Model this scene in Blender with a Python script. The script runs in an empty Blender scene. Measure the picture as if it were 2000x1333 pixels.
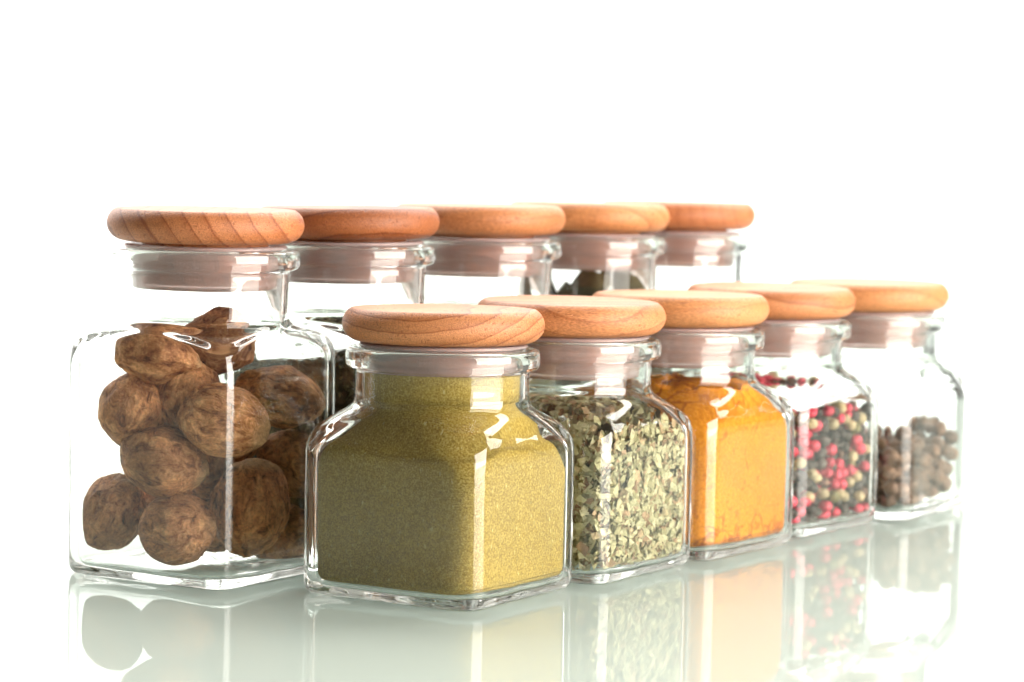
import bpy, math, random
import numpy as np
from mathutils import Vector, Matrix, noise, Euler

U = 0.06            # one lid diameter in metres; all shape numbers below are in lid diameters
S2 = math.sqrt(2)
rnd = random.Random(7)
scene = bpy.context.scene
COL = scene.collection

# ------------------------------------------------------------------ helpers
def mesh_obj(name, verts, faces, mat, parent=None, smooth=True, scale=U):
    me = bpy.data.meshes.new(name)
    me.from_pydata([(v[0]*scale, v[1]*scale, v[2]*scale) for v in verts], [], faces)
    me.update()
    if smooth:
        me.polygons.foreach_set('use_smooth', [True]*len(me.polygons))
    if mat: me.materials.append(mat)
    o = bpy.data.objects.new(name, me)
    COL.objects.link(o)
    if parent: o.parent = parent
    return o

def tag(o, label=None, cat=None, group=None, kind=None):
    if label: o['label'] = label
    if cat: o['category'] = cat
    if group: o['group'] = group
    if kind: o['kind'] = kind
    return o

def empty(name, loc, rz=0.0):
    o = bpy.data.objects.new(name, None)
    o.empty_display_size = 0.01
    COL.objects.link(o)
    o.location = [c*U for c in loc]
    o.rotation_euler = (0, 0, rz)
    return o

# ------------------------------------------------------------------ node helpers
def new_mat(name):
    m = bpy.data.materials.new(name); m.use_nodes = True
    nt = m.node_tree; nt.nodes.clear()
    out = nt.nodes.new('ShaderNodeOutputMaterial')
    b = nt.nodes.new('ShaderNodeBsdfPrincipled')
    nt.links.new(b.outputs[0], out.inputs[0])
    return m, nt, b

def nd(nt, typ, **kw):
    n = nt.nodes.new(typ)
    for k, v in kw.items():
        if k.startswith('i_'):
            n.inputs[k[2:].replace('_', ' ')].default_value = v
        else:
            setattr(n, k, v)
    return n

def ramp(nt, stops, fac=None, interp='LINEAR'):
    r = nt.nodes.new('ShaderNodeValToRGB')
    r.color_ramp.interpolation = interp
    els = r.color_ramp.elements
    while len(els) < len(stops): els.new(0.5)
    for e, (p, c) in zip(els, stops):
        e.position = p
        e.color = (c[0], c[1], c[2], 1) if not isinstance(c, (int, float)) else (c, c, c, 1)
    if fac is not None: nt.links.new(fac, r.inputs[0])
    return r

def mix(nt, a, b, fac, mode='MIX'):
    m = nt.nodes.new('ShaderNodeMix'); m.data_type = 'RGBA'; m.blend_type = mode
    for sock, v in ((m.inputs[0], fac), (m.inputs[6], a), (m.inputs[7], b)):
        if isinstance(v, bpy.types.NodeSocket): nt.links.new(v, sock)
        elif isinstance(v, (int, float)): sock.default_value = v
        else: sock.default_value = (v[0], v[1], v[2], 1)
    return m.outputs[2]

def math_n(nt, op, a, b=None):
    m = nt.nodes.new('ShaderNodeMath'); m.operation = op
    for sock, v in ((m.inputs[0], a), (m.inputs[1], b)):
        if v is None: continue
        if isinstance(v, bpy.types.NodeSocket): nt.links.new(v, sock)
        else: sock.default_value = v
    return m.outputs[0]

def bump(nt, b, h, strength, dist):
    n = nd(nt, 'ShaderNodeBump'); n.inputs['Strength'].default_value = strength
    n.inputs['Distance'].default_value = dist
    nt.links.new(h, n.inputs['Height']); nt.links.new(n.outputs[0], b.inputs['Normal'])

def ocoord(nt, scale=(1, 1, 1), loc=(0, 0, 0), rot=(0, 0, 0)):
    tc = nd(nt, 'ShaderNodeTexCoord')
    mp = nd(nt, 'ShaderNodeMapping')
    mp.inputs['Scale'].default_value = scale
    mp.inputs['Location'].default_value = loc
    mp.inputs['Rotation'].default_value = rot
    nt.links.new(tc.outputs['Object'], mp.inputs[0])
    return mp.outputs[0]

def tex_noise(nt, vec, scale, detail=3, rough=0.55, dist=0.0):
    n = nd(nt, 'ShaderNodeTexNoise')
    n.inputs['Scale'].default_value = scale; n.inputs['Detail'].default_value = detail
    n.inputs['Roughness'].default_value = rough; n.inputs['Distortion'].default_value = dist
    nt.links.new(vec, n.inputs['Vector'])
    return n.outputs['Fac']

# ------------------------------------------------------------------ materials
def glass_mat():
    m, nt, b = new_mat('clear_glass')
    b.inputs['Base Color'].default_value = (0.960, 0.980, 0.963, 1)
    b.inputs['Transmission Weight'].default_value = 1.0
    b.inputs['Roughness'].default_value = 0.0
    b.inputs['IOR'].default_value = 1.5
    v = ocoord(nt)
    n = tex_noise(nt, v, 28, 2)
    bump(nt, b, n, 0.10, 0.0008)
    return m

def gasket_mat():
    m, nt, b = new_mat('milky_silicone')
    b.inputs['Base Color'].default_value = (1.0, 0.83, 0.81, 1)
    b.inputs['Transmission Weight'].default_value = 0.78
    b.inputs['Roughness'].default_value = 0.22
    b.inputs['IOR'].default_value = 1.35
    return m

def wood_mat(name, axis_rot, centre, spacing, line=0.5, tone=(0.60, 0.27, 0.10), arcs=1.0, seed=0.0):
    """growth rings as cylinders round an axis lying along local Y (after turning the lid by axis_rot)"""
    m, nt, b = new_mat(name)
    k = 1.0/U
    v = ocoord(nt, scale=(k, k, k), rot=axis_rot)
    # gentle warp
    wn = nd(nt, 'ShaderNodeTexNoise'); wn.inputs['Scale'].default_value = 2.2; wn.inputs['Detail'].default_value = 3
    off = nd(nt, 'ShaderNodeVectorMath', operation='ADD'); off.inputs[1].default_value = (seed*3.1, seed*1.7, seed)
    nt.links.new(v, off.inputs[0]); nt.links.new(off.outputs[0], wn.inputs['Vector'])
    ws = nd(nt, 'ShaderNodeVectorMath', operation='SCALE'); ws.inputs['Scale'].default_value = 0.07
    nt.links.new(wn.outputs['Color'], ws.inputs[0])
    wa = nd(nt, 'ShaderNodeVectorMath', operation='ADD')
    nt.links.new(v, wa.inputs[0]); nt.links.new(ws.outputs[0], wa.inputs[1])
    sx = nd(nt, 'ShaderNodeSeparateXYZ'); nt.links.new(wa.outputs[0], sx.inputs[0])
    dx = math_n(nt, 'SUBTRACT', sx.outputs[0], centre[0])
    dz = math_n(nt, 'SUBTRACT', sx.outputs[2], centre[1])
    dy = math_n(nt, 'MULTIPLY', sx.outputs[1], 0.12)
    r = math_n(nt, 'SQRT', math_n(nt, 'ADD', math_n(nt, 'ADD', math_n(nt, 'MULTIPLY', dx, dx), math_n(nt, 'MULTIPLY', dz, dz)), math_n(nt, 'MULTIPLY', dy, dy)))
    rv = nd(nt, 'ShaderNodeCombineXYZ'); nt.links.new(r, rv.inputs[0])
    irr = tex_noise(nt, rv.outputs[0], 3.0/spacing*0.25, 2)
    fr = math_n(nt, 'FRACT', math_n(nt, 'ADD', math_n(nt, 'DIVIDE', r, spacing), math_n(nt, 'MULTIPLY', irr, 0.9)))
    d = tuple(c*f for c, f in zip(tone, (0.60, 0.46, 0.36)))
    md = tuple(c*f for c, f in zip(tone, (0.86, 0.80, 0.74)))
    l = tuple(min(1, c*f) for c, f in zip(tone, (1.10, 1.13, 1.17)))
    rings = ramp(nt, [(0.0, md), (0.06, l), (0.55, tone), (0.88, md), (0.95, d), (0.985, d), (1.0, md)], fr)
    soft = mix(nt, tone, rings.outputs[0], line)
    # broad tone drift
    big = tex_noise(nt, off.outputs[0], 2.0, 2)
    drift = ramp(nt, [(0.3, 0.84), (0.7, 1.08)], big)
    c1 = mix(nt, soft, drift.outputs[0], 1.0, 'MULTIPLY')
    # pores: dashes running with the grain (along Y)
    pm = nd(nt, 'ShaderNodeMapping'); pm.inputs['Scale'].default_value = (60, 7, 60); nt.links.new(off.outputs[0], pm.inputs[0])
    pn = tex_noise(nt, pm.outputs[0], 1.0, 1)
    pr = ramp(nt, [(0.64, 0.0), (0.70, 1.0)], pn)
    c2 = mix(nt, c1, tuple(c*f for c, f in zip(tone, (0.55, 0.42, 0.33))), math_n(nt, 'MULTIPLY', pr.outputs[0], 0.6))
    # fine fibres and sparkle
    fm = nd(nt, 'ShaderNodeMapping'); fm.inputs['Scale'].default_value = (170, 45, 170); nt.links.new(off.outputs[0], fm.inputs[0])
    fn = tex_noise(nt, fm.outputs[0], 1.0, 2)
    fr2 = ramp(nt, [(0.34, 0.70), (0.66, 1.28)], fn)
    c3 = mix(nt, c2, fr2.outputs[0], 0.85, 'MULTIPLY')
    nt.links.new(c3, b.inputs['Base Color'])
    b.inputs['Roughness'].default_value = 0.5
    b.inputs['IOR'].default_value = 1.45
    h = math_n(nt, 'SUBTRACT', math_n(nt, 'MULTIPLY', fn, 0.8), math_n(nt, 'MULTIPLY', pr.outputs[0], 0.5))
    bump(nt, b, h, 0.55, 0.0004)
    return m

def powder_mat(name, dark, base, light, grain=1.0, speck=None, veins=None):
    m, nt, b = new_mat(name)
    v = ocoord(nt, (1/U, 1/U, 1/U))
    n1 = tex_noise(nt, v, 75*grain, 4, 0.7)
    n2 = tex_noise(nt, v, 3.0, 3)
    c = ramp(nt, [(0.33, dark), (0.5, base), (0.66, light)], n1).outputs[0]
    big = ramp(nt, [(0.3, 0.80 if veins else 0.88), (0.7, 1.14 if veins else 1.10)], n2).outputs[0]
    c = mix(nt, c, big, 1.0, 'MULTIPLY')
    if speck:
        vm = nd(nt, 'ShaderNodeTexVoronoi'); vm.inputs['Scale'].default_value = 42
        mp = nd(nt, 'ShaderNodeMapping'); mp.inputs['Scale'].default_value = (1, 1, 0.5); mp.inputs['Rotation'].default_value = (0.5, 0.3, 0.9)
        dn = nd(nt, 'ShaderNodeTexNoise'); dn.inputs['Scale'].default_value = 40
        nt.links.new(v, dn.inputs['Vector'])
        dm = mix(nt, v, dn.outputs['Color'], 0.03, 'ADD')
        nt.links.new(dm, mp.inputs[0])
        nt.links.new(mp.outputs[0], vm.inputs['Vector'])
        f = ramp(nt, [(0.14, 1.0), (0.26, 0.0)], vm.outputs['Distance']).outputs[0]
        sel = nd(nt, 'ShaderNodeSeparateColor'); nt.links.new(vm.outputs['Color'], sel.inputs[0])
        pick = ramp(nt, [(0.62, 0.0), (0.66, 1.0)], sel.outputs[0]).outputs[0]
        sc = ramp(nt, [(0.0, speck[0]), (0.5, speck[1]), (1.0, speck[2])], sel.outputs[1]).outputs[0]
        c = mix(nt, c, sc, math_n(nt, 'MULTIPLY', math_n(nt, 'MULTIPLY', f, pick), 0.75))
    if veins:
        wn = nd(nt, 'ShaderNodeTexNoise'); wn.inputs['Scale'].default_value = 7; wn.inputs['Detail'].default_value = 4
        nt.links.new(v, wn.inputs['Vector'])
        a = mix(nt, v, wn.outputs['Color'], 0.16, 'ADD')
        vv = nd(nt, 'ShaderNodeTexVoronoi'); vv.feature = 'DISTANCE_TO_EDGE'; vv.inputs['Scale'].default_value = 7.5
        nt.links.new(a, vv.inputs['Vector'])
        crack = ramp(nt, [(0.0, 1.0), (0.075, 0.0)], vv.outputs[0]).outputs[0]
        pn = tex_noise(nt, v, 5.2, 3)
        sx = nd(nt, 'ShaderNodeSeparateXYZ'); nt.links.new(v, sx.inputs[0])
        low = ramp(nt, [(0.05, 1.0), (0.45, 0.35), (0.75, 0.32), (0.85, 0.95)], sx.outputs[2]).outputs[0]
        patch = ramp(nt, [(0.47, 0.0), (0.56, 1.0)], math_n(nt, 'ADD', math_n(nt, 'MULTIPLY', low, 0.20), math_n(nt, 'MULTIPLY', pn, 0.72))).outputs[0]
        c = mix(nt, c, veins, math_n(nt, 'MULTIPLY', math_n(nt, 'MULTIPLY', crack, patch), 0.9))
        bn = tex_noise(nt, v, 8.5, 5, 0.7, 0.6)
        foot = ramp(nt, [(0.10, 1.0), (0.34, 0.0)], sx.outputs[2]).outputs[0]
        blot = ramp(nt, [(0.60, 0.0), (0.68, 1.0)], math_n(nt, 'ADD', bn, math_n(nt, 'MULTIPLY', foot, 0.12))).outputs[0]
        c = mix(nt, c, tuple(q*1.3 for q in veins), math_n(nt, 'MULTIPLY', blot, 0.6))
    nt.links.new(c, b.inputs['Base Color'])
    b.inputs['Roughness'].default_value = 0.9
    b.inputs['Specular IOR Level'].default_value = 0.1
    bump(nt, b, n1, 0.5, 0.0006)
    return m

def flake_mat(name, stops):
    m, nt, b = new_mat(name)
    g = nd(nt, 'ShaderNodeNewGeometry')
    r = ramp(nt, stops, g.outputs['Random Per Island'], 'LINEAR')
    v = ocoord(nt, (1/U, 1/U, 1/U))
    n = tex_noise(nt, v, 40, 4, 0.6)
    f = ramp(nt, [(0.3, 0.68), (0.7, 1.22)], n).outputs[0]
    c = mix(nt, r.outputs[0], f, 1.0, 'MULTIPLY')
    nt.links.new(c, b.inputs['Base Color'])
    b.inputs['Roughness'].default_value = 0.65
    b.inputs['Specular IOR Level'].default_value = 0.25
    bump(nt, b, n, 0.4, 0.0005)
    return m

def nut_mat(name='nutmeg_shell', gain=1.0, wrinkle=0.9, twist=0.9):
    m, nt, b = new_mat(name)
    oi = nd(nt, 'ShaderNodeObjectInfo')
    v = ocoord(nt, (1/U, 1/U, 1/U))
    sh = nd(nt, 'ShaderNodeVectorMath', operation='SCALE'); sh.inputs[0].default_value = (37, 11, 23)
    nt.links.new(oi.outputs['Random'], sh.inputs['Scale'])
    vv = nd(nt, 'ShaderNodeVectorMath', operation='ADD'); nt.links.new(v, vv.inputs[0]); nt.links.new(sh.outputs[0], vv.inputs[1])
    v2 = vv.outputs[0]
    # wrinkles running along the long axis (local Z)
    mp = nd(nt, 'ShaderNodeMapping'); mp.inputs['Scale'].default_value = (1, 1, 0.55); nt.links.new(v2, mp.inputs[0])
    w = tex_noise(nt, mp.outputs[0], 21, 6, 0.66, twist)
    fine = tex_noise(nt, v2, 80, 3, 0.6)
    patch = tex_noise(nt, v2, 5.0, 4, 0.6)
    c = ramp(nt, [(0.32, (0.095, 0.031, 0.011)), (0.41, (0.29, 0.108, 0.044)), (0.52, (0.50, 0.220, 0.092)), (0.68, (0.70, 0.37, 0.175))], w).outputs[0]
    pc = ramp(nt, [(0.35, (0.62, 0.56, 0.52)), (0.52, (1, 1, 1)), (0.68, (1.35, 1.35, 1.3))], patch).outputs[0]
    c = mix(nt, c, pc, 1.0, 'MULTIPLY')
    # pale scar at the blunt end
    sx = nd(nt, 'ShaderNodeSeparateXYZ'); nt.links.new(v, sx.inputs[0])
    e = ramp(nt, [(0.60, 0.0), (0.72, 1.0)], math_n(nt, 'ADD', math_n(nt, 'MULTIPLY', sx.outputs[2], 2.6), math_n(nt, 'MULTIPLY', patch, 0.3))).outputs[0]
    c = mix(nt, c, (0.50, 0.34, 0.18), math_n(nt, 'MULTIPLY', e, 0.65))
    ff = ramp(nt, [(0.3, 0.78), (0.7, 1.2)], fine).outputs[0]
    c = mix(nt, c, ff, 1.0, 'MULTIPLY')
    rv = ramp(nt, [(0.0, 0.92*gain), (1.0, 1.30*gain)], oi.outputs['Random']).outputs[0]
    c = mix(nt, c, rv, 1.0, 'MULTIPLY')
    nt.links.new(c, b.inputs['Base Color'])
    b.inputs['Roughness'].default_value = 0.62
    b.inputs['Specular IOR Level'].default_value = 0.3
    h = math_n(nt, 'ADD', w, math_n(nt, 'MULTIPLY', fine, 0.18))
    bump(nt, b, h, wrinkle, 0.0022)
    return m

def corn_mat(name, a, bcol, rough=0.55, wr=30):
    m, nt, b = new_mat(name)
    oi = nd(nt, 'ShaderNodeObjectInfo')
    v = ocoord(nt, (1/U, 1/U, 1/U))
    g = nd(nt, 'ShaderNodeNewGeometry')
    n = tex_noise(nt, v, wr, 4, 0.65, 0.8)
    c = ramp(nt, [(0.35, a), (0.62, bcol)], n).outputs[0]
    rs = math_n(nt, 'FRACT', math_n(nt, 'ADD', oi.outputs['Random'], g.outputs['Random Per Island']))
    rv = ramp(nt, [(0.0, 0.72), (1.0, 1.2)], rs).outputs[0]
    c = mix(nt, c, rv, 1.0, 'MULTIPLY')
    nt.links.new(c, b.inputs['Base Color'])
    b.inputs['Roughness'].default_value = rough
    bump(nt, b, n, 0.7, 0.0007)
    return m

# ------------------------------------------------------------------ jar shapes
def rounded_r(psi, a, e):
    """polar radius of a rounded square with half side a and half diagonal e"""
    rc = max(0.0, (S2*a - e)/(S2 - 1)); rc = min(rc, a)
    psi = abs(((psi + math.pi/4) % (math.pi/2)) - math.pi/4)
    m = a - rc
    if a*math.tan(psi) <= m: return a/math.cos(psi)
    d = m*(math.cos(psi) + math.sin(psi))
    return d + math.sqrt(max(0.0, d*d - 2*m*m + rc*rc))

NQ = 44
ANG = []
for q in range(4):
    for i in range(NQ):
        s = -1 + 2*i/NQ
        ANG.append(q*math.pi/2 + math.pi/4 + (math.pi/4)*math.copysign(abs(s)**1.7, s))

def spline(pts, sub=4):
    out = []
    n = len(pts)
    for i in range(n-1):
        p0 = pts[max(i-1, 0)]; p1 = pts[i]; p2 = pts[i+1]; p3 = pts[min(i+2, n-1)]
        dist = lambda a, b: max(1e-6, math.sqrt(sum((x-y)**2 for x, y in zip(a, b))))**0.5
        t1 = dist(p0, p1) if i > 0 else dist(p1, p2); t2 = dist(p1, p2); t3 = dist(p2, p3) if i+2 < n else t2
        for k in range(sub):
            t = k/sub
            v = []
            for a, b, c, d in zip(p0, p1, p2, p3):
                m1 = (c-b) + t2*((b-a)/t1 - (c-a)/(t1+t2)) if i > 0 else (c-b)
                m2 = (c-b) + t2*((d-c)/t3 - (d-b)/(t2+t3)) if i+2 < n else (c-b)
                v.append((2*t**3-3*t**2+1)*b + (t**3-2*t**2+t)*m1 + (-2*t**3+3*t**2)*c + (t**3-t**2)*m2)
            out.append(tuple(v))
    out.append(pts[-1])
    return out

def loft(rings, wob=None, cap0=None, cap1=None):
    """rings: (z, a, e) in order; caps are z of the centre points"""
    V = []; F = []
    n = len(ANG)
    for ri, (z, a, e) in enumerate(rings):
        for k, p in enumerate(ANG):
            r = rounded_r(p, a, e)
            zz = z
            if wob:
                dr, dz = wob(p, z, ri); r += dr; zz += dz
            V.append((r*math.cos(p), r*math.sin(p), zz))
    for ri in range(len(rings)-1):
        for k in range(n):
            k2 = (k+1) % n
            F.append((ri*n+k, ri*n+k2, (ri+1)*n+k2, (ri+1)*n+k))
    if cap0 is not None:
        V.append((0, 0, cap0)); c = len(V)-1
        F += [(c, (k+1) % n, k) for k in range(n)]
    if cap1 is not None:
        V.append((0, 0, cap1)); c = len(V)-1; o = (len(rings)-1)*n
        F += [(c, o+k, o+(k+1) % n) for k in range(n)]
    return V, F

A0, E0 = 0.5176, 0.678
SH_OUT = {   # shoulder: (z, a, e) from the straight wall up to the neck
    'short': [(0.68, A0, E0), (0.735, 0.516, 0.672), (0.785, 0.508, 0.650), (0.83, 0.494, 0.604), (0.87, 0.470, 0.540),
              (0.905, 0.446, 0.474), (0.93, 0.435, 0.443), (0.955, 0.431, 0.432), (1.0, 0.430, 0.430)],
    'tall':  [(1.06, A0, E0), (1.125, 0.509, 0.674), (1.175, 0.494, 0.659), (1.212, 0.479, 0.625), (1.238, 0.467, 0.570),
              (1.256, 0.458, 0.510), (1.272, 0.449, 0.462), (1.295, 0.438, 0.440), (1.34, 0.430, 0.430)],
}
SH_IN = {
    'short': [(0.66, 0.478, 0.628), (0.71, 0.476, 0.622), (0.755, 0.467, 0.598), (0.80, 0.446, 0.550), (0.84, 0.424, 0.490),
              (0.88, 0.406, 0.434), (0.915, 0.397, 0.402), (0.95, 0.394, 0.394)],
    'tall':  [(1.04, 0.478, 0.628), (1.10, 0.473, 0.624), (1.148, 0.458, 0.606), (1.182, 0.444, 0.566), (1.205, 0.434, 0.515),
              (1.225, 0.425, 0.462), (1.25, 0.412, 0.420), (1.32, 0.394, 0.394)],
}
RIM = {'short': 1.208, 'tall': 1.652}
LIDZ = {'short': 1.324, 'tall': 1.777}

def inner_profile(kind):
    base = [(0.040, 0.20, 0.24), (0.041, 0.34, 0.43), (0.043, 0.41, 0.53), (0.050, 0.45, 0.590), (0.068, 0.470, 0.616),
            (0.10, 0.477, 0.626), (0.18, 0.478, 0.628)]
    return base + SH_IN[kind]

def glass_jar_mesh(kind):
    T = RIM[kind]
    outer = [(0.018, 0.20, 0.24), (0.014, 0.36, 0.44), (0.005, 0.44, 0.58), (0.0, 0.468, 0.618), (0.004, 0.488, 0.645),
             (0.016, 0.503, 0.663), (0.036, 0.512, 0.673), (0.07, 0.5165, 0.677), (0.12, A0, E0), (0.4, A0, E0)]
    outer += SH_OUT[kind]
    neck = [(T-0.135, 0.430), (T-0.112, 0.431), (T-0.105, 0.434), (T-0.101, 0.452), (T-0.096, 0.468), (T-0.082, 0.478), (T-0.062, 0.4806),
            (T-0.035, 0.4806), (T-0.016, 0.478), (T-0.005, 0.470), (T, 0.458), (T, 0.432), (T-0.002, 0.418), (T-0.010, 0.408),
            (T-0.03, 0.401), (T-0.10, 0.396)]
    outer += [(z, r, r) for z, r in neck]
    inner = inner_profile(kind)[::-1]
    r_out = spline(outer, 4)
    split = len(r_out)
    r_in = spline(inner, 4)
    rings = r_out + r_in
    nz = T
    def wob(p, z, ri):
        x, y = math.cos(p), math.sin(p)
        if ri < split:
            k = 0.0016 if 0.08 < z < T-0.2 else 0.0
            return k*noise.noise(Vector((x*2.4, y*2.4, z*2.2+3.0))), 0.0
        k = 0.007 if z < T-0.35 else 0.002
        dz = 0.006*noise.noise(Vector((x*2.2+5, y*2.2, 1.0))) if z < 0.09 else 0.0
        return k*noise.noise(Vector((x*2.2, y*2.2, z*1.8+9.0))), dz
    return loft(rings, wob, cap0=0.019, cap1=0.040)

def lathe(prof, n=128, cap0=None, cap1=None):
    V = []; F = []
    for z, r in prof:
        for k in range(n):
            t = 2*math.pi*k/n
            V.append((r*math.cos(t), r*math.sin(t), z))
    for i in range(len(prof)-1):
        for k in range(n):
            k2 = (k+1) % n
            F.append((i*n+k, i*n+k2, (i+1)*n+k2, (i+1)*n+k))
    if cap0 is not None:
        V.append((0, 0, cap0)); c = len(V)-1; F += [(c, (k+1) % n, k) for k in range(n)]
    if cap1 is not None:
        V.append((0, 0, cap1)); c = len(V)-1; o = (len(prof)-1)*n
        F += [(c, o+k, o+(k+1) % n) for k in range(n)]
    return V, F

def lid_mesh():
    # bullnose disc, origin at its centre, flat top meeting the round edge at a faint crease
    h = 0.0875
    prof = []
    rc = 0.5-h
    for i in range(0, 15):      # bottom
        t = -math.pi/2 + i*(math.pi/2)/14
        prof.append((h*math.sin(t), rc-0.006 + (h+0.006)*math.cos(t)))
    t1 = math.radians(60)
    for i in range(1, 13):
        t = i*t1/12
        prof.append((h*math.sin(t), rc + h*math.cos(t)))
    zt = h*math.sin(t1); rt = rc + h*math.cos(t1)
    prof += [(zt+0.0006, rt-0.002), (zt+0.0015, rt-0.01), (zt+0.003, 0.36), (zt+0.003, 0.12)]
    prof = [(-h, 0.12), (-h, 0.3)] + prof
    return lathe(prof, 160, -h, zt+0.003)

def plug_mesh(kind):
    gap = LIDZ[kind]-0.0875-RIM[kind]
    # wooden plug under the disc, origin = lid centre
    z0 = -0.0885; z1 = -0.0875 - gap - 0.17
    return lathe([(z1, 0.2), (z1, 0.31), (z1+0.006, 0.320), (z0-0.004, 0.320), (z0, 0.318), (z0, 0.15)], 96, z1, z0)

def gasket_mesh(kind):
    gap = LIDZ[kind]-0.0875-RIM[kind]
    zr = -0.0875-gap            # rim top in lid space
    fl = zr+0.003
    p = [(zr-0.192, 0.326), (zr-0.196, 0.345), (zr-0.190, 0.362), (zr-0.176, 0.367), (zr-0.156, 0.368)]
    for zc in (zr-0.135, zr-0.095, zr-0.055):
        p += [(zc-0.012, 0.367), (zc-0.005, 0.376), (zc+0.005, 0.377), (zc+0.011, 0.368)]
    p += [(zr-0.030, 0.368), (zr-0.012, 0.380), (fl-0.001, 0.392), (fl, 0.408), (fl+0.004, 0.417), (fl+0.014, 0.416), (fl+0.019, 0.407),
          (fl+0.020, 0.36), (fl+0.020, 0.332), (fl+0.016, 0.326), (zr-0.186, 0.326), (zr-0.192, 0.326)]
    V, F = lathe(p, 128)
    return V, F

# ------------------------------------------------------------------ contents
def interp_profile(prof, z):
    for (z0, a0, e0), (z1, a1, e1) in zip(prof, prof[1:]):
        if z0 <= z <= z1:
            t = (z-z0)/(z1-z0) if z1 > z0 else 0
            return a0+(a1-a0)*t, e0+(e1-e0)*t
    return prof[-1][1:] if z > prof[-1][0] else prof[0][1:]

INP = {k: spline(inner_profile(k), 6) for k in ('short', 'tall')}

def inside(kind, x, y, z, inset):
    a, e = interp_profile(INP[kind], z)
    return math.hypot(x, y) < rounded_r(math.atan2(y, x), a-inset, e-inset*1.2)

def fill_mesh(kind, ztop, inset=0.010, sleeve=None, ledge=None, heap=0.0, rough=0.0, shoulder_gap=0.0):
    prof = [p for p in INP[kind] if p[0] < ztop-0.004]
    za, zs = prof[-1][0], 0.65 if kind == 'short' else 1.03
    rings = [(prof[0][0]+inset, 0.1, 0.12)]
    for z, a, e in prof:
        g = shoulder_gap*max(0.0, min(1.0, (z-zs)/0.12))*max(0.0, min(1.0, (e-a)/0.10))
        rings.append((z + (inset if z < 0.09 else 0), a-inset, e-inset*1.25-g))
    a, e = interp_profile(INP[kind], ztop)
    rings.append((ztop, a-inset, e-inset*1.25))
    nw = len(rings)
    if sleeve:
        for z, r in sleeve: rings.append((z, r, r))
    else:
        for s in (0.985, 0.95, 0.88, 0.78, 0.66, 0.52, 0.38, 0.24, 0.12):
            rings.append((ztop, (a-inset)*s, (e-inset*1.25)*s))
    def wob(p, z, ri):
        if ri >= nw-1 and not sleeve:
            a2, e2 = rings[ri][1:]
            r = rounded_r(p, a2, e2)
            x, y = r*math.cos(p), r*math.sin(p)
            n = noise.fractal(Vector((x*5, y*5, 2.0)), 0.8, 2.0, 5)
            return 0.0, rough*n + heap*(1-(r/0.5)**2)
        dr = 0.0025*noise.noise(Vector((math.cos(p)*3, math.sin(p)*3, z*4))) - 0.003
        if ledge and 0.3 < z < ztop:
            zl = ledge(p) + 0.02*noise.fractal(Vector((math.cos(p)*4, math.sin(p)*4, 1.0)), 0.9, 2.0, 4)
            t = max(0.0, min(1.0, (z-zl)/0.02))
            dr -= 0.022*t
        return dr, 0.0
    return loft(rings, wob, cap0=rings[0][0], cap1=rings[-1][0] + (heap if not sleeve else 0))

def flakes_mesh(kind, ztop, count, smin, smax, seed, ztilt=0.0, top_count=500):
    """many small broken leaf pieces lying against the inside of the glass, plus a loose top layer"""
    R = random.Random(seed)
    V = []; F = []
    def add(c, nrm, size, ar):
        nrm = nrm.normalized()
        t = nrm.orthogonal().normalized()
        t = Matrix.Rotation(R.uniform(0, 6.283), 3, nrm) @ t
        bt = nrm.cross(t)
        k = R.choice((3, 4, 4, 5))
        rad = [R.uniform(0.55, 1.25) for _ in range(k)]
        ph = [2*math.pi*(i+R.uniform(-.3, .3))/k for i in range(k)]
        curl = R.uniform(-0.5, 0.5)/max(size, 0.01)
        base = len(V)
        pts2 = [(0.0, 0.0)] + [(size*0.55*rr*math.cos(q), size*0.55*rr*math.sin(q)*ar) for rr, q in zip(rad, ph)]
        for (u, w) in pts2:
            hgt = curl*u*u
            p = c + t*u + bt*w + nrm*hgt
            V.append(tuple(p))
        for i in range(k):
            F.append((base, base+1+i, base+1+(i+1) % k))
    prof = INP[kind]
    placed = 0
    while placed < count:
        z = R.uniform(0.055, ztop+0.03)
        # favour the two faces turned to the front
        ang = R.choice((-math.pi/2, 0.0, 0.0, -math.pi/2, math.pi/2, math.pi)) + R.uniform(-math.pi/4, math.pi/4)
        a, e = interp_profile(prof, z)
        dep = 0.012 + abs(R.gauss(0, 0.022))
        topz = ztop + 0.05*noise.noise(Vector((math.cos(ang)*2, math.sin(ang)*2, seed))) + ztilt*math.cos(ang)
        if z > topz: continue
        size = smin + (smax-smin)*R.random()**2.2
        r = rounded_r(ang, a-dep, e-dep*1.2)
        c = Vector((r*math.cos(ang), r*math.sin(ang), z))
        q = round(ang/(math.pi/2))*math.pi/2
        fn = Vector((math.cos(q), math.sin(q), 0))
        tilt = 0.32 + 3.5*max(0, dep-0.012)
        nv = fn + Vector((R.gauss(0, tilt), R.gauss(0, tilt), R.gauss(0, tilt)))
        add(c, nv, size, R.uniform(0.45, 1.0)); placed += 1
    for _ in range(top_count):
        x, y = R.uniform(-.45, .45), R.uniform(-.45, .45)
        zt = ztop + 0.05*noise.noise(Vector((x*3, y*3, seed))) + ztilt*x/0.45 + R.uniform(-.02, .025)
        if not inside(kind, x, y, zt, 0.04): continue
        add(Vector((x, y, zt)), Vector((R.gauss(0, .6), R.gauss(0, .6), 1)), smin+(smax-smin)*R.random()**1.5, R.uniform(.45, 1))
    # keep every vertex off the glass
    W = []
    for x, y, z in V:
        z = max(z, 0.052)
        a, e = interp_profile(prof, z)
        r = math.hypot(x, y); lim = rounded_r(math.atan2(y, x), a-0.007, e-0.009)
        if r > lim: x, y = x*lim/r, y*lim/r
        W.append((x, y, z))
    return W, F

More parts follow.
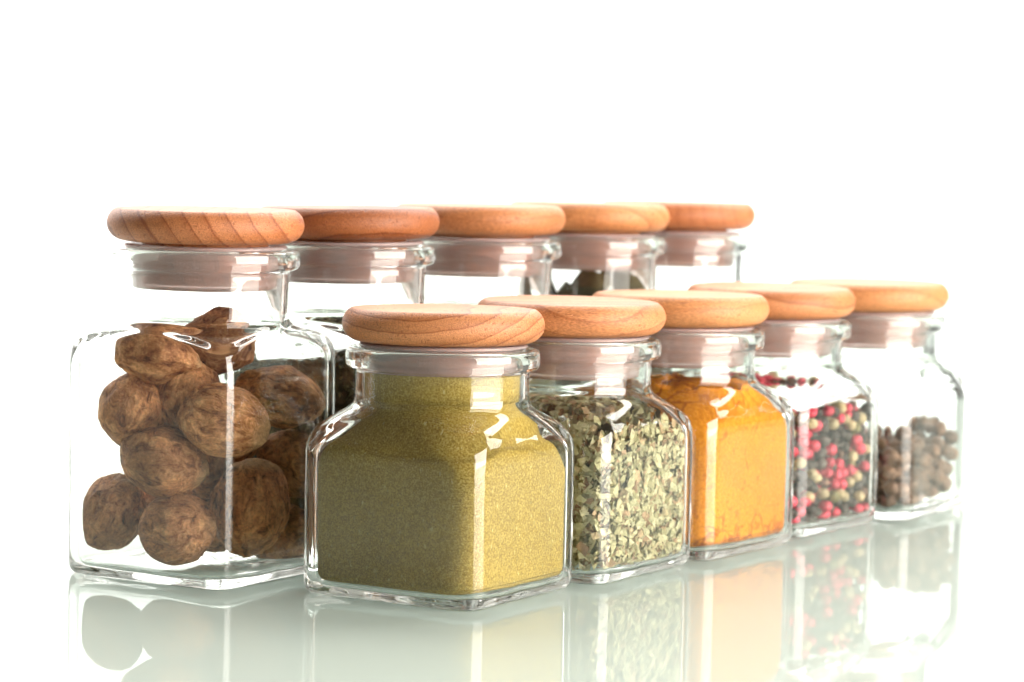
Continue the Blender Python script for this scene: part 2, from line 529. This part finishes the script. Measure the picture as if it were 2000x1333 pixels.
def settle(n, rad_fn, half, seed, cands=24, bias=(0.0, 0.0)):
    """drop balls one by one into the square jar; each takes the lowest of several resting places"""
    R = np.random.RandomState(seed)
    P = np.zeros((0, 3)); Q = np.zeros(0)
    for i in range(n):
        r = rad_fn(R)
        xs = R.uniform(-half+r, half-r, cands); ys = R.uniform(-half+r, half-r, cands)
        zz = np.full(cands, 0.050 + r)
        if len(P):
            d2 = (xs[:, None]-P[None, :, 0])**2 + (ys[:, None]-P[None, :, 1])**2
            s = (r+Q[None, :])
            h = np.where(d2 < s*s, P[None, :, 2] + np.sqrt(np.maximum(s*s-d2, 0)), 0)
            zz = np.maximum(zz, h.max(1))
        k = int(np.argmin(zz - bias[0]*xs - bias[1]*ys))
        P = np.vstack([P, [xs[k], ys[k], zz[k]]]); Q = np.append(Q, r)
    return P, Q

def ball_mesh(rad, seed, seg=16, rings=10, lump=0.06, freq=2.2):
    V = []; F = []
    for i in range(1, rings):
        t = math.pi*i/rings
        for k in range(seg):
            p = 2*math.pi*k/seg
            V.append((math.sin(t)*math.cos(p), math.sin(t)*math.sin(p), math.cos(t)))
    V.append((0, 0, 1)); V.append((0, 0, -1))
    for i in range(rings-2):
        for k in range(seg):
            k2 = (k+1) % seg
            F.append((i*seg+k, (i+1)*seg+k, (i+1)*seg+k2, i*seg+k2))
    a, b = len(V)-2, len(V)-1
    for k in range(seg):
        k2 = (k+1) % seg
        F.append((a, k, k2)); F.append((b, (rings-2)*seg+k2, (rings-2)*seg+k))
    W = []
    for v in V:
        f = 1 + lump*noise.fractal(Vector(v)*freq + Vector((seed*7.3, seed, 0)), 0.9, 2.0, 3)
        W.append((v[0]*rad*f, v[1]*rad*f, v[2]*rad*f))
    return W, F

def ico(sub):
    import bmesh
    bm = bmesh.new(); bmesh.ops.create_icosphere(bm, subdivisions=sub, radius=1.0)
    V = [v.co.copy() for v in bm.verts]; F = [tuple(v.index for v in f.verts) for f in bm.faces]
    bm.free(); return V, F
ICO = ico(6)

def nutmeg_mesh(rad, ln, seed, taper=0.0):
    V, F = ICO
    W = []
    for v in V:
        s = Vector((seed*3.7, seed*1.3, seed*0.7))
        lump = 0.085*noise.noise(v*1.5 + s) + 0.04*noise.noise(v*3.1 + s)
        # lengthwise ridges
        q = Vector((v.x*4.6, v.y*4.6, v.z*1.7)) + s
        q2 = q + Vector((noise.noise(q), noise.noise(q+Vector((9, 2, 1))), 0.5*noise.noise(q+Vector((2, 8, 3)))))*0.8
        ridge = 1-abs(noise.noise(q2*1.25))*2.0
        ridge2 = 1-abs(noise.noise(q2*2.7+s))*2.0
        f = 1 + lump + 0.022*ridge + 0.011*ridge2
        zt = v.z
        w = 1 - taper*max(0.0, zt)**1.3 - 0.06*max(0, -zt)
        W.append((v.x*rad*f*w, v.y*rad*f*w, v.z*ln*f))
    return W, F

def leaf_mesh(ln, wd, curl, seed, skew=0.0):
    V = []; F = []; nu, nv = 22, 9
    R = random.Random(seed)
    for i in range(nu+1):
        t = i/nu
        w = wd*(math.sin(math.pi*min(1, t*0.945+0.02))**0.62)*(1+0.06*math.sin(t*23+seed*5))
        for j in range(nv):
            s = -1+2*j/(nv-1)
            x = s*w*(1+0.05*math.sin(t*30+seed))
            z = t*ln*(1-0.04*s*skew*8*t)
            x += skew*t*ln
            y = curl*ln*(t-0.5)**2*2 + 0.25*wd*abs(s)**1.6 + 0.05*wd*math.sin(t*17+s*3+seed)
            V.append((x, y, z))
    for i in range(nu):
        for j in range(nv-1):
            a = i*nv+j; F.append((a, a+1, a+nv+1, a+nv))
    n = len(V)
    th = 0.006
    V += [(x, y+th, z) for x, y, z in V]
    F += [tuple(n+i for i in f[::-1]) for f in F]
    for i in range(nu):     # close the rim
        for j, flip in ((0, False), (nv-1, True)):
            a = i*nv+j; b = a+nv
            q = (a, b, n+b, n+a); F.append(q[::-1] if flip else q)
    return V, F

# ------------------------------------------------------------------ the jars
GLASS = glass_mat(); SILI = gasket_mat()
jar_meshes = {}
# x, y, turn, kind, label, wood parameters
R90 = math.pi/2
JARS = [
 (-1.5675, 14.4281, -0.5462, 'tall',  'tall clear glass jar of whole nutmegs under a wooden lid with slanting grain lines'),
 (-0.9043, 15.3633, -0.5409, 'tall',  'tall glass jar of dark green mixed herbs standing right behind the nutmeg jar'),
 (-0.2056, 16.3710, -0.5409, 'tall',  'tall glass jar with empty neck between the dark herb jar and the bay leaf jar'),
 (0.4482, 17.3715, -0.5409, 'tall',  'tall glass jar with dark bay leaves reaching up into its neck'),
 (1.0348, 18.1147, -0.5409, 'tall',  'tall glass jar with empty neck, last in the back row beyond the bay leaf jar'),
 (-0.3391, 13.9589, -0.5409, 'short', 'short glass jar packed to the neck with olive green ground spice'),
 (0.3036, 14.8418, -0.5661, 'short', 'short glass jar of pale crumbled green leaf flakes'),
 (0.9212, 15.7122, -0.6047, 'short', 'short glass jar filled with orange turmeric powder'),
 (1.5141, 16.6742, -0.6009, 'short', 'short glass jar of mixed red, black and white peppercorns'),
 (2.1865, 17.4935, -0.5345, 'short', 'short glass jar less than half full of brown allspice berries'),
]
T1 = (0.43, 0.148, 0.052)
T2 = (0.48, 0.182, 0.066)
T3 = (0.51, 0.208, 0.074)
# (rotation of the grain in lid space, ring centre x z, spacing, line strength, tone)
VIEW = -0.55
WOODS = [
 ((0, 0, VIEW), (-4.2, -2.7), 0.092, 1.0, T1),
 ((0, 0, VIEW+0.1), (0.25, -1.25), 0.13, 1.0, (0.31, 0.095, 0.028)),
 ((0, 0, VIEW+1.5), (0.3, -1.6), 0.10, 0.4, T2),
 ((0, 0, VIEW+1.45), (0.05, 0.42), 0.10, 0.7, T3),
 ((0, 0, VIEW+0.1), (2.5, 0.4), 0.09, 0.45, T1),
 ((0, 0, VIEW), (-0.16, 1.15), 0.062, 1.0, T2),
 ((0, 0, VIEW+1.25), (0.25, -0.40), 0.095, 0.75, T2),
 ((0, 0, VIEW+1.57), (0.2, -1.9), 0.12, 0.35, T3),
 ((0, 0, VIEW+0.6), (0.7, 1.3), 0.15, 0.8, T2),
 ((0, 0, VIEW+1.5), (-0.3, 1.8), 0.14, 0.4, T3),
]
lid_data = None
roots = []
for i, (x, y, th, kind, label) in enumerate(JARS):
    root = empty('spice_jar', (x, y, 0), th)
    tag(root, label, 'spice jar', 'spice jars with wooden lids in two rows')
    if kind not in jar_meshes:
        V, F = glass_jar_mesh(kind)
        g = mesh_obj('glass_body', V, F, GLASS, root); jar_meshes[kind] = {'glass': g.data}
        jar_meshes[kind]['plug'] = plug_mesh(kind); jar_meshes[kind]['gasket'] = gasket_mesh(kind)
    else:
        g = bpy.data.objects.new('glass_body', jar_meshes[kind]['glass']); COL.objects.link(g); g.parent = root
    rot, cen, sp, ls, tone = WOODS[i]
    wm = wood_mat('beech_wood', rot, cen, sp, ls, tone, seed=i*1.37)
    V, F = lid_data or lid_mesh(); lid_data = (V, F)
    lid = mesh_obj('lid', V, F, wm, root)
    lid.location = (0, 0, LIDZ[kind]*U)
    lid.rotation_euler = (rnd.uniform(-.010, .010), rnd.uniform(-.010, .010), 0)
    if i == 0: lid.rotation_euler = (0.004, 0.007, 0)
    mesh_obj('wooden_plug', *jar_meshes[kind]['plug'], wm, lid)
    if 'gask_me' not in jar_meshes[kind]:
        q = mesh_obj('gasket', *jar_meshes[kind]['gasket'], SILI, lid); jar_meshes[kind]['gask_me'] = q.data
    else:
        q = bpy.data.objects.new('gasket', jar_meshes[kind]['gask_me']); COL.objects.link(q); q.parent = lid
    roots.append(root)

def place(o, i, loc=(0, 0, 0), rz=0.0):
    """stand a top-level object in jar i (loc in the jar's own axes)"""
    x, y, th = JARS[i][:3]
    c, s = math.cos(th), math.sin(th)
    o.location = ((x + c*loc[0] - s*loc[1])*U, (y + s*loc[0] + c*loc[1])*U, loc[2]*U)
    o.rotation_euler = (0, 0, th+rz)

# ---- olive green powder (front jar)
olive = powder_mat('olive_powder', (0.19, 0.115, 0.017), (0.335, 0.222, 0.044), (0.52, 0.39, 0.110), 1.5,
                   speck=((0.12, 0.085, 0.02), (0.66, 0.56, 0.24), (0.40, 0.30, 0.10)))
V, F = fill_mesh('short', 0.955, 0.010, sleeve=[(1.0, 0.382), (1.085, 0.386), (1.098, 0.386), (1.099, 0.3835), (1.0, 0.378), (0.985, 0.36), (0.982, 0.2)], shoulder_gap=0.045,
                 ledge=lambda p: 0.74 - 0.13*max(0.0, math.cos(p-0.75))**3 + 0.05*math.sin(2*p+1.0))
o = mesh_obj('ground_spice', V, F, olive); place(o, 5)
tag(o, 'olive green ground spice filling the short front jar up to its neck', 'ground spice', kind='stuff')

# ---- turmeric
turm = powder_mat('turmeric_powder', (0.48, 0.150, 0.008), (0.62, 0.215, 0.013), (0.70, 0.280, 0.026), 0.8, veins=(0.24, 0.05, 0.005))
V, F = fill_mesh('short', 0.885, 0.010, heap=0.035, rough=0.05, shoulder_gap=0.02)
o = mesh_obj('turmeric_powder', V, F, turm); place(o, 7)
tag(o, 'orange turmeric powder filling its short jar to the shoulder', 'ground spice', kind='stuff')

# ---- pale leaf flakes
pale = flake_mat('pale_leaf_flake', [(0.0, (0.27, 0.235, 0.11)), (0.22, (0.53, 0.475, 0.265)), (0.5, (0.66, 0.595, 0.365)), (0.68, (0.43, 0.40, 0.22)),
                                     (0.80, (0.50, 0.34, 0.19)), (0.90, (0.28, 0.16, 0.085)), (1.0, (0.12, 0.095, 0.045))])
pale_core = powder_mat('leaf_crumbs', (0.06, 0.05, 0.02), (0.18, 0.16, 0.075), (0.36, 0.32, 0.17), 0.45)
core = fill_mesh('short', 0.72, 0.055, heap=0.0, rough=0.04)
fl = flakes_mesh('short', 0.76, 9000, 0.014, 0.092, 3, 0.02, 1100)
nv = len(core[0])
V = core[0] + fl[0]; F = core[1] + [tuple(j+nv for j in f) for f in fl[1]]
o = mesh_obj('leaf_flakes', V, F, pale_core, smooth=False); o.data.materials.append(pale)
for k, p in enumerate(o.data.polygons):
    p.material_index = 0 if k < len(core[1]) else 1
place(o, 6)
tag(o, 'pale green crumbled leaf flakes heaped in their short jar', 'dried herb', kind='stuff')

# ---- dark herbs in the second tall jar
dark = flake_mat('dark_herb_flake', [(0.0, (0.035, 0.032, 0.012)), (0.35, (0.075, 0.070, 0.026)), (0.6, (0.13, 0.12, 0.05)), (0.8, (0.20, 0.17, 0.08)),
                                     (0.9, (0.26, 0.13, 0.05)), (1.0, (0.05, 0.04, 0.02))])
dark_core = powder_mat('herb_dust', (0.02, 0.018, 0.008), (0.05, 0.045, 0.018), (0.10, 0.09, 0.04), 0.45)
core = fill_mesh('tall', 1.03, 0.05, rough=0.03)
fl = flakes_mesh('tall', 1.06, 4600, 0.02, 0.09, 11, 0.0, 500)
nv = len(core[0])
o = mesh_obj('mixed_herbs', core[0] + fl[0], core[1] + [tuple(j+nv for j in f) for f in fl[1]], dark_core, smooth=False)
o.data.materials.append(dark)
for k, p in enumerate(o.data.polygons):
    p.material_index = 0 if k < len(core[1]) else 1
place(o, 1)
tag(o, 'dark green mixed dried herbs filling the second tall jar', 'dried herb', kind='stuff')

# ---- bay leaves
bay = flake_mat('bay_leaf_green', [(0.0, (0.055, 0.05, 0.018)), (1.0, (0.075, 0.065, 0.025))])
bay_y = flake_mat('bay_leaf_tan', [(0.0, (0.34, 0.25, 0.08)), (1.0, (0.36, 0.27, 0.09))])
leaves = [  # local x, y, z, length, half width, turn, lean, tan?
 (-0.22, -0.30, 0.10, 1.30, 0.24, 0.5, 0.06, True, -0.10), (0.10, -0.20, 0.09, 1.36, 0.33, 0.5, -0.03, False, 0.06), (0.26, -0.04, 0.10, 1.34, 0.28, 0.62, 0.0, False, 0.03),
 (-0.20, -0.06, 0.09, 1.40, 0.20, 0.55, 0.0, False, -0.10), (-0.26, 0.12, 0.09, 1.27, 0.24, 0.5, 0.03, False, 0.08), (0.20, 0.14, 0.10, 1.38, 0.28, 0.5, -0.02, False, -0.06),
 (-0.02, 0.28, 0.10, 1.27, 0.26, 0.4, 0.0, False, 0.1), (0.26, 0.26, 0.10, 1.24, 0.24, 0.8, 0.0, False, -0.04), (0.08, 0.0, 0.09, 1.32, 0.34, 0.52, 0.02, False, 0.0)]
for k, (lx, ly, lz, ln, wd, tz, lean, tan, skew) in enumerate(leaves):
    V, F = leaf_mesh(ln, wd, 0.06, k*2.1, skew)
    c, s = math.cos(tz-0.0), math.sin(tz-0.0)
    W = []
    for x, y, z in V:
        y -= lean*z
        X, Y = lx + c*x - s*y, ly + s*x + c*y
        zz = lz+z
        a, e = interp_profile(INP['tall'], zz)
        r = math.hypot(X, Y); lim = rounded_r(math.atan2(Y, X), a-0.015, e-0.02)
        if r > lim: X, Y = X*lim/r, Y*lim/r
        W.append((X-lx, Y-ly, zz-lz))
    o = mesh_obj('bay_leaf', W, F, bay_y if tan else bay)
    place(o, 3, (lx, ly, lz))
    tag(o, 'yellowish tan bay leaf among the dark ones in the tall jar' if tan else 'dark olive bay leaf standing upright inside the tall jar',
        'bay leaf', None if tan else 'dark bay leaves in the tall jar')

# ---- nutmegs: (x, y, z) in world lid units, radius, half length, axis direction, taper, label
NUT = nut_mat(wrinkle=0.75); NUT_PALE = nut_mat('pale_nutmeg_shell', 1.3, 0.3, 0.25)
NUTS = [
#NUTS_BEGIN
 ((-1.7734, 14.3000, 1.1094), 0.147, 0.218, (1, 0.12, -0.2), 0.38, 'pale smooth tapering nutmeg on top at the left, under the jar neck'),
 ((-1.5053, 14.5500, 1.1798), 0.165, 0.200, (0.3, 0.5, 1), 0.1, 'rough nutmeg peeking up inside the neck behind the pale tapering one'),
 ((-1.9060, 14.3060, 0.8358), 0.172, 0.185, (0.2, 0.2, 1), 0.1, 'dark nutmeg beneath the pale tapering one at the left'),
 ((-1.6278, 14.3600, 0.9093), 0.158, 0.200, (0.3, 0.3, 1), 0.1, 'shaded nutmeg wedged between the pale tapering one and the front corner one'),
 ((-1.4351, 14.1180, 0.8068), 0.178, 0.222, (1, -0.25, -0.3), 0.1, 'large nutmeg pressed into the front corner of the jar at mid height'),
 ((-1.1923, 14.4740, 0.8997), 0.155, 0.235, (0.85, 0.5, -0.25), 0.1, 'long nutmeg lying on top behind the right face of the jar'),
 ((-1.7300, 14.2040, 0.5903), 0.176, 0.222, (1, 0.0, -0.2), 0.1, 'light brown nutmeg lying across the middle of the left face'),
 ((-2.0018, 14.3600, 0.3044), 0.168, 0.205, (0.4, -0.2, 1), 0.1, 'dark upright nutmeg at the bottom left of the jar'),
 ((-1.6539, 14.1600, 0.2525), 0.178, 0.200, (1, -0.35, 0.15), 0.1, 'nutmeg with a pale tip on the jar floor by the front corner'),
 ((-1.3209, 14.3290, 0.3484), 0.190, 0.245, (0.1, 0.1, 1), 0.08, 'big dark nutmeg standing upright behind the right face'),
 ((-1.1382, 14.5820, 0.5454), 0.165, 0.200, (0.5, 0.6, -0.7), 0.1, 'shaded nutmeg at mid height half hidden by the olive spice jar'),
 ((-1.1470, 14.5960, 0.1565), 0.160, 0.200, (1, 0.7, 0), 0.1, 'reddish dark nutmeg on the jar floor beside the olive spice jar'),
 ((-1.7281, 14.5491, 0.3500), 0.135, 0.150, (1, 0.3, 0.2), 0.1, 'small shaded nutmeg behind the gap between the three lowest left ones'),
 ((-1.5245, 14.4604, 0.5200), 0.130, 0.150, (0.3, 0.3, 1), 0.1, 'small shaded nutmeg showing between the middle one and the big dark one'),
 ((-1.5064, 14.6249, 0.2700), 0.190, 0.210, (1, 0.3, 0.4), 0.1, 'shaded nutmeg deep in the middle of the jar floor'),
 ((-1.4941, 14.6643, 0.6700), 0.190, 0.200, (0.3, 1, 0.4), 0.1, 'shaded nutmeg deep in the jar behind the front corner one'),
#NUTS_END
]
for k, (p, rad, hl, ax, tp, lab) in enumerate(NUTS):
    V, F = nutmeg_mesh(rad, hl, k*1.9+0.7, tp)
    Q = Vector(ax).to_track_quat('Z', 'Y'); Qi = Q.inverted()
    jx, jy, jt = JARS[0][:3]; jc, js = math.cos(jt), math.sin(jt)
    W = []
    for v in V:            # keep the shell off the glass
        g = Q @ Vector(v) + Vector(p)
        lx, ly = jc*(g.x-jx) + js*(g.y-jy), -js*(g.x-jx) + jc*(g.y-jy)
        z = max(g.z, 0.054)
        a, e = interp_profile(INP['tall'], z)
        r = math.hypot(lx, ly); lim = rounded_r(math.atan2(ly, lx), a-0.010, e-0.013)
        if r > lim: lx, ly = lx*lim/r, ly*lim/r
        W.append(Qi @ (Vector((jx + jc*lx - js*ly, jy + js*lx + jc*ly, z)) - Vector(p)))
    o = mesh_obj('nutmeg', W, F, NUT_PALE if tp > 0.2 else NUT)
    o.location = [c*U for c in p]
    o.rotation_euler = Q.to_euler()
    tag(o, lab, 'nutmeg', 'whole nutmegs in the tall front jar')

# ---- peppercorns
PM = {'black': corn_mat('black_pepper', (0.022, 0.015, 0.011), (0.095, 0.066, 0.048), 0.6, 34),
      'red': corn_mat('red_pepper', (0.48, 0.016, 0.04), (0.74, 0.065, 0.11), 0.4, 22),
      'white': corn_mat('white_pepper', (0.42, 0.30, 0.15), (0.60, 0.47, 0.27), 0.6, 22),
      'green': corn_mat('green_pepper', (0.13, 0.105, 0.03), (0.27, 0.22, 0.075), 0.6, 30),
      'brown': corn_mat('brown_pepper', (0.10, 0.045, 0.025), (0.23, 0.12, 0.07), 0.6, 30)}
P, Q = settle(1380, lambda R: R.uniform(0.030, 0.039), 0.460, 5, 40)
ztop = 0.70
order = []
x9, y9, th9 = JARS[8][:3]
for k in range(len(P)):
    px, py, pz = P[k]
    if pz > 0.74: continue
    fr = min(0.452-px, 0.452+py)         # distance from the two faces turned to the front
    order.append((min(fr, max(0.0, 0.66-pz)+0.02) if pz > 0.6 else fr, k))
order.sort()
kinds = ['black']*34 + ['red']*32 + ['white']*28 + ['green']*6 + ['brown']*9
rp = random.Random(21)
PLAB = {'black': 'wrinkled black peppercorn among the mixed peppercorns', 'red': 'red peppercorn among the mixed peppercorns',
        'white': 'round cream white peppercorn among the mixed peppercorns', 'green': 'olive green peppercorn among the mixed peppercorns',
        'brown': 'reddish brown peppercorn among the mixed peppercorns'}
base_corn = {}
for kd in PM:
    lst = []
    for s in range(3):
        V, F = ball_mesh(1.0, s+len(kd), 16, 10, 0.10 if kd in ('black', 'green', 'brown') else (0.05 if kd == 'red' else 0.03), 2.6)
        me = bpy.data.meshes.new('peppercorn'); me.from_pydata([tuple(c*U*0.0325 for c in v) for v in V], [], F)
        me.polygons.foreach_set('use_smooth', [True]*len(me.polygons)); me.materials.append(PM[kd]); lst.append(me)
    base_corn[kd] = lst
NIND = 295
restV = []; restF = []; restM = []
klist = list(PM)
for n, (fr, k) in enumerate(order):
    kd = rp.choice(kinds)
    # clusters of one colour
    nn = noise.noise(Vector((P[k][0]*5, P[k][1]*5, P[k][2]*5)))
    if nn > 0.25 and rp.random() < 0.5: kd = 'black'
    elif nn < -0.25 and rp.random() < 0.6: kd = 'red'
    if n < NIND:
        o = bpy.data.objects.new('peppercorn', rp.choice(base_corn[kd])); COL.objects.link(o)
        place(o, 8, P[k]); s = Q[k]/0.0325
        o.scale = (s, s, s)
        o.rotation_euler = (rp.uniform(0, 6), rp.uniform(0, 6), rp.uniform(0, 6))
        tag(o, PLAB[kd], 'peppercorn', kd + ' peppercorns in the short jar')
    else:
        V, F = ball_mesh(Q[k], n % 7, 8, 6, 0.06)
        b0 = len(restV)
        restV += [(v[0]+P[k][0], v[1]+P[k][1], v[2]+P[k][2]) for v in V]
        restF += [tuple(j+b0 for j in f) for f in F]; restM += [klist.index(kd)]*len(F)
o = mesh_obj('peppercorns', restV, restF, None)
for kd in klist: o.data.materials.append(PM[kd])
o.data.polygons.foreach_set('material_index', restM)
place(o, 8)
tag(o, 'mass of mixed peppercorns deeper inside the short jar', 'peppercorns', kind='stuff')

# ---- allspice
ALL = corn_mat('allspice_berry', (0.085, 0.040, 0.020), (0.22, 0.118, 0.064), 0.65, 26)
P, Q = settle(205, lambda R: R.uniform(0.045, 0.057), 0.460, 9, 26, bias=(0.16, 0.16))
mes = []
for s in range(4):
    V, F = ball_mesh(1.0, s+3, 24, 16, 0.05, 2.0)
    me = bpy.data.meshes.new('allspice_berry'); me.from_pydata([tuple(c*U*0.044 for c in v) for v in V], [], F)
    me.polygons.foreach_set('use_smooth', [True]*len(me.polygons)); me.materials.append(ALL); mes.append(me)
for k in range(len(P)):
    o = bpy.data.objects.new('allspice_berry', mes[k % 4]); COL.objects.link(o)
    place(o, 9, P[k]); s = Q[k]/0.044; o.scale = (s, s, s)
    o.rotation_euler = (rp.uniform(0, 6), rp.uniform(0, 6), rp.uniform(0, 6))
    tag(o, 'brown allspice berry heaped in the last short jar', 'allspice berry', 'allspice berries in the short jar')

# ------------------------------------------------------------------ table and backdrop
tm = bpy.data.materials.new('opal_glass_table'); tm.use_nodes = True
nt = tm.node_tree; nt.nodes.clear()
out = nd(nt, 'ShaderNodeOutputMaterial')
df = nd(nt, 'ShaderNodeBsdfDiffuse'); df.inputs[0].default_value = (0.66, 0.72, 0.665, 1)
tl = nd(nt, 'ShaderNodeBsdfTranslucent'); tl.inputs[0].default_value = (0.80, 0.87, 0.815, 1)
gl = nd(nt, 'ShaderNodeBsdfGlossy'); gl.inputs['Roughness'].default_value = 0.02
fr = nd(nt, 'ShaderNodeFresnel'); fr.inputs[0].default_value = 1.5
m1 = nd(nt, 'ShaderNodeMixShader'); m1.inputs[0].default_value = 0.45
m2 = nd(nt, 'ShaderNodeMixShader')
nt.links.new(df.outputs[0], m1.inputs[1]); nt.links.new(tl.outputs[0], m1.inputs[2])
nt.links.new(fr.outputs[0], m2.inputs[0]); nt.links.new(m1.outputs[0], m2.inputs[1]); nt.links.new(gl.outputs[0], m2.inputs[2])
nt.links.new(m2.outputs[0], out.inputs[0])
X0, X1, Y0, Y1, TT = -36, 36, -10, 44, 0.13
V = [(X0, Y0, 0), (X1, Y0, 0), (X1, Y1, 0), (X0, Y1, 0), (X0, Y0, -TT), (X1, Y0, -TT), (X1, Y1, -TT), (X0, Y1, -TT)]
F = [(0, 1, 2, 3), (4, 7, 6, 5), (0, 4, 5, 1), (1, 5, 6, 2), (2, 6, 7, 3), (3, 7, 4, 0)]
o = mesh_obj('table', V, F, tm, smooth=False); o['kind'] = 'structure'
bm_, nt, b = new_mat('white_backdrop_paper')
b.inputs['Base Color'].default_value = (0.86, 0.86, 0.85, 1); b.inputs['Roughness'].default_value = 0.9
b.inputs['Specular IOR Level'].default_value = 0.0
# one long curved sheet of paper: round the back, with an unseen left wing added to lighten glass edges
path = []
for k in range(0, 41):
    t = math.radians(158 - k*(158-73)/40)  # right end stops early so glass edges stay dark there
    path.append((38*math.cos(t), 10 + 36.2*math.sin(t)))
V = []; F = []
for ins in (0.0, 0.3):
    for px, py in path:
        f = 1 + ins/38
        V += [(px*f, (py-10)*f+10, -6), (px*f, (py-10)*f+10, 60)]
n = len(path)
for k in range(n-1):
    a = 2*k
    F.append((a, a+1, a+3, a+2)); b0 = 2*n + a
    F.append((b0, b0+2, b0+3, b0+1)); F.append((a+1, b0+1, b0+3, a+3)); F.append((a, a+2, b0+2, b0))
F.append((0, 2*n, 2*n+1, 1)); F.append((2*n-2, 2*n-1, 4*n-1, 4*n-2))
o = mesh_obj('backdrop', V, F, bm_, smooth=False); o['kind'] = 'structure'

# ------------------------------------------------------------------ light
def area(name, loc, target, w, h, radiance, col=(1, 1, 1)):
    L = bpy.data.lights.new(name, 'AREA'); L.shape = 'RECTANGLE'
    L.size = w*U; L.size_y = h*U
    L.energy = radiance*math.pi*w*h*U*U; L.color = col
    o = bpy.data.objects.new(name, L); COL.objects.link(o)
    o.location = [c*U for c in loc]
    d = Vector(target)-Vector(loc)
    o.rotation_euler = d.to_track_quat('-Z', 'Y').to_euler()
    return o
area('softbox_right', (13.2, 7.8, 4.0), (0.2, 15.2, 0.9), 13.5, 10, 17.0, (1.0, 0.955, 0.88))
area('softbox_top', (0.3, 24, 13), (0.2, 16, 0), 26, 8, 11.0, (1.0, 0.97, 0.91))
area('under_table_lamp', (0, 15, -7), (0, 15, 0), 44, 40, 3.2, (0.97, 1.0, 0.98))
area('backdrop_lamp', (-17, 30, 15), (-6, 44, 9), 14, 14, 16.0)
area('backdrop_lamp', (15, 30, 15), (6, 44, 9), 14, 14, 18.0)
area('backdrop_lamp', (-18, 24, 16), (-34, 30, 12), 10, 10, 7.0)  # added to light the unseen left wing of the paper

w = bpy.data.worlds.new('World'); scene.world = w; w.use_nodes = True
bg = w.node_tree.nodes['Background']
bg.inputs[0].default_value = (1.0, 0.95, 0.90, 1); bg.inputs[1].default_value = 0.13

# ------------------------------------------------------------------ camera
cam = bpy.data.cameras.new('camera'); co = bpy.data.objects.new('camera', cam); COL.objects.link(co)
cam.sensor_width = 36.0; cam.lens = 5543.29/2000*36.0
cam.clip_start = 0.01; cam.clip_end = 20
co.matrix_world = Matrix.Translation((0, 0, 2.2578*U)) @ Matrix.Rotation(math.pi/2-0.072347, 4, 'X') @ Matrix.Rotation(0.019955, 4, 'Z')
cam.dof.use_dof = True; cam.dof.focus_distance = 13.7*U; cam.dof.aperture_fstop = 17
scene.camera = co

scene.view_settings.view_transform = 'Standard'; scene.view_settings.look = 'None'
scene.view_settings.exposure = 0; scene.view_settings.gamma = 1; scene.view_settings.use_curve_mapping = False
scene.render.engine = 'CYCLES'
cy = scene.cycles
cy.max_bounces = 64; cy.transmission_bounces = 64; cy.glossy_bounces = 64; cy.diffuse_bounces = 4; cy.transparent_max_bounces = 16
cy.caustics_reflective = True; cy.caustics_refractive = True
cy.sample_clamp_indirect = 8.0; cy.blur_glossy = 0.3
cy.use_denoising = True
try: cy.denoiser = 'OPENIMAGEDENOISE'
except Exception: pass
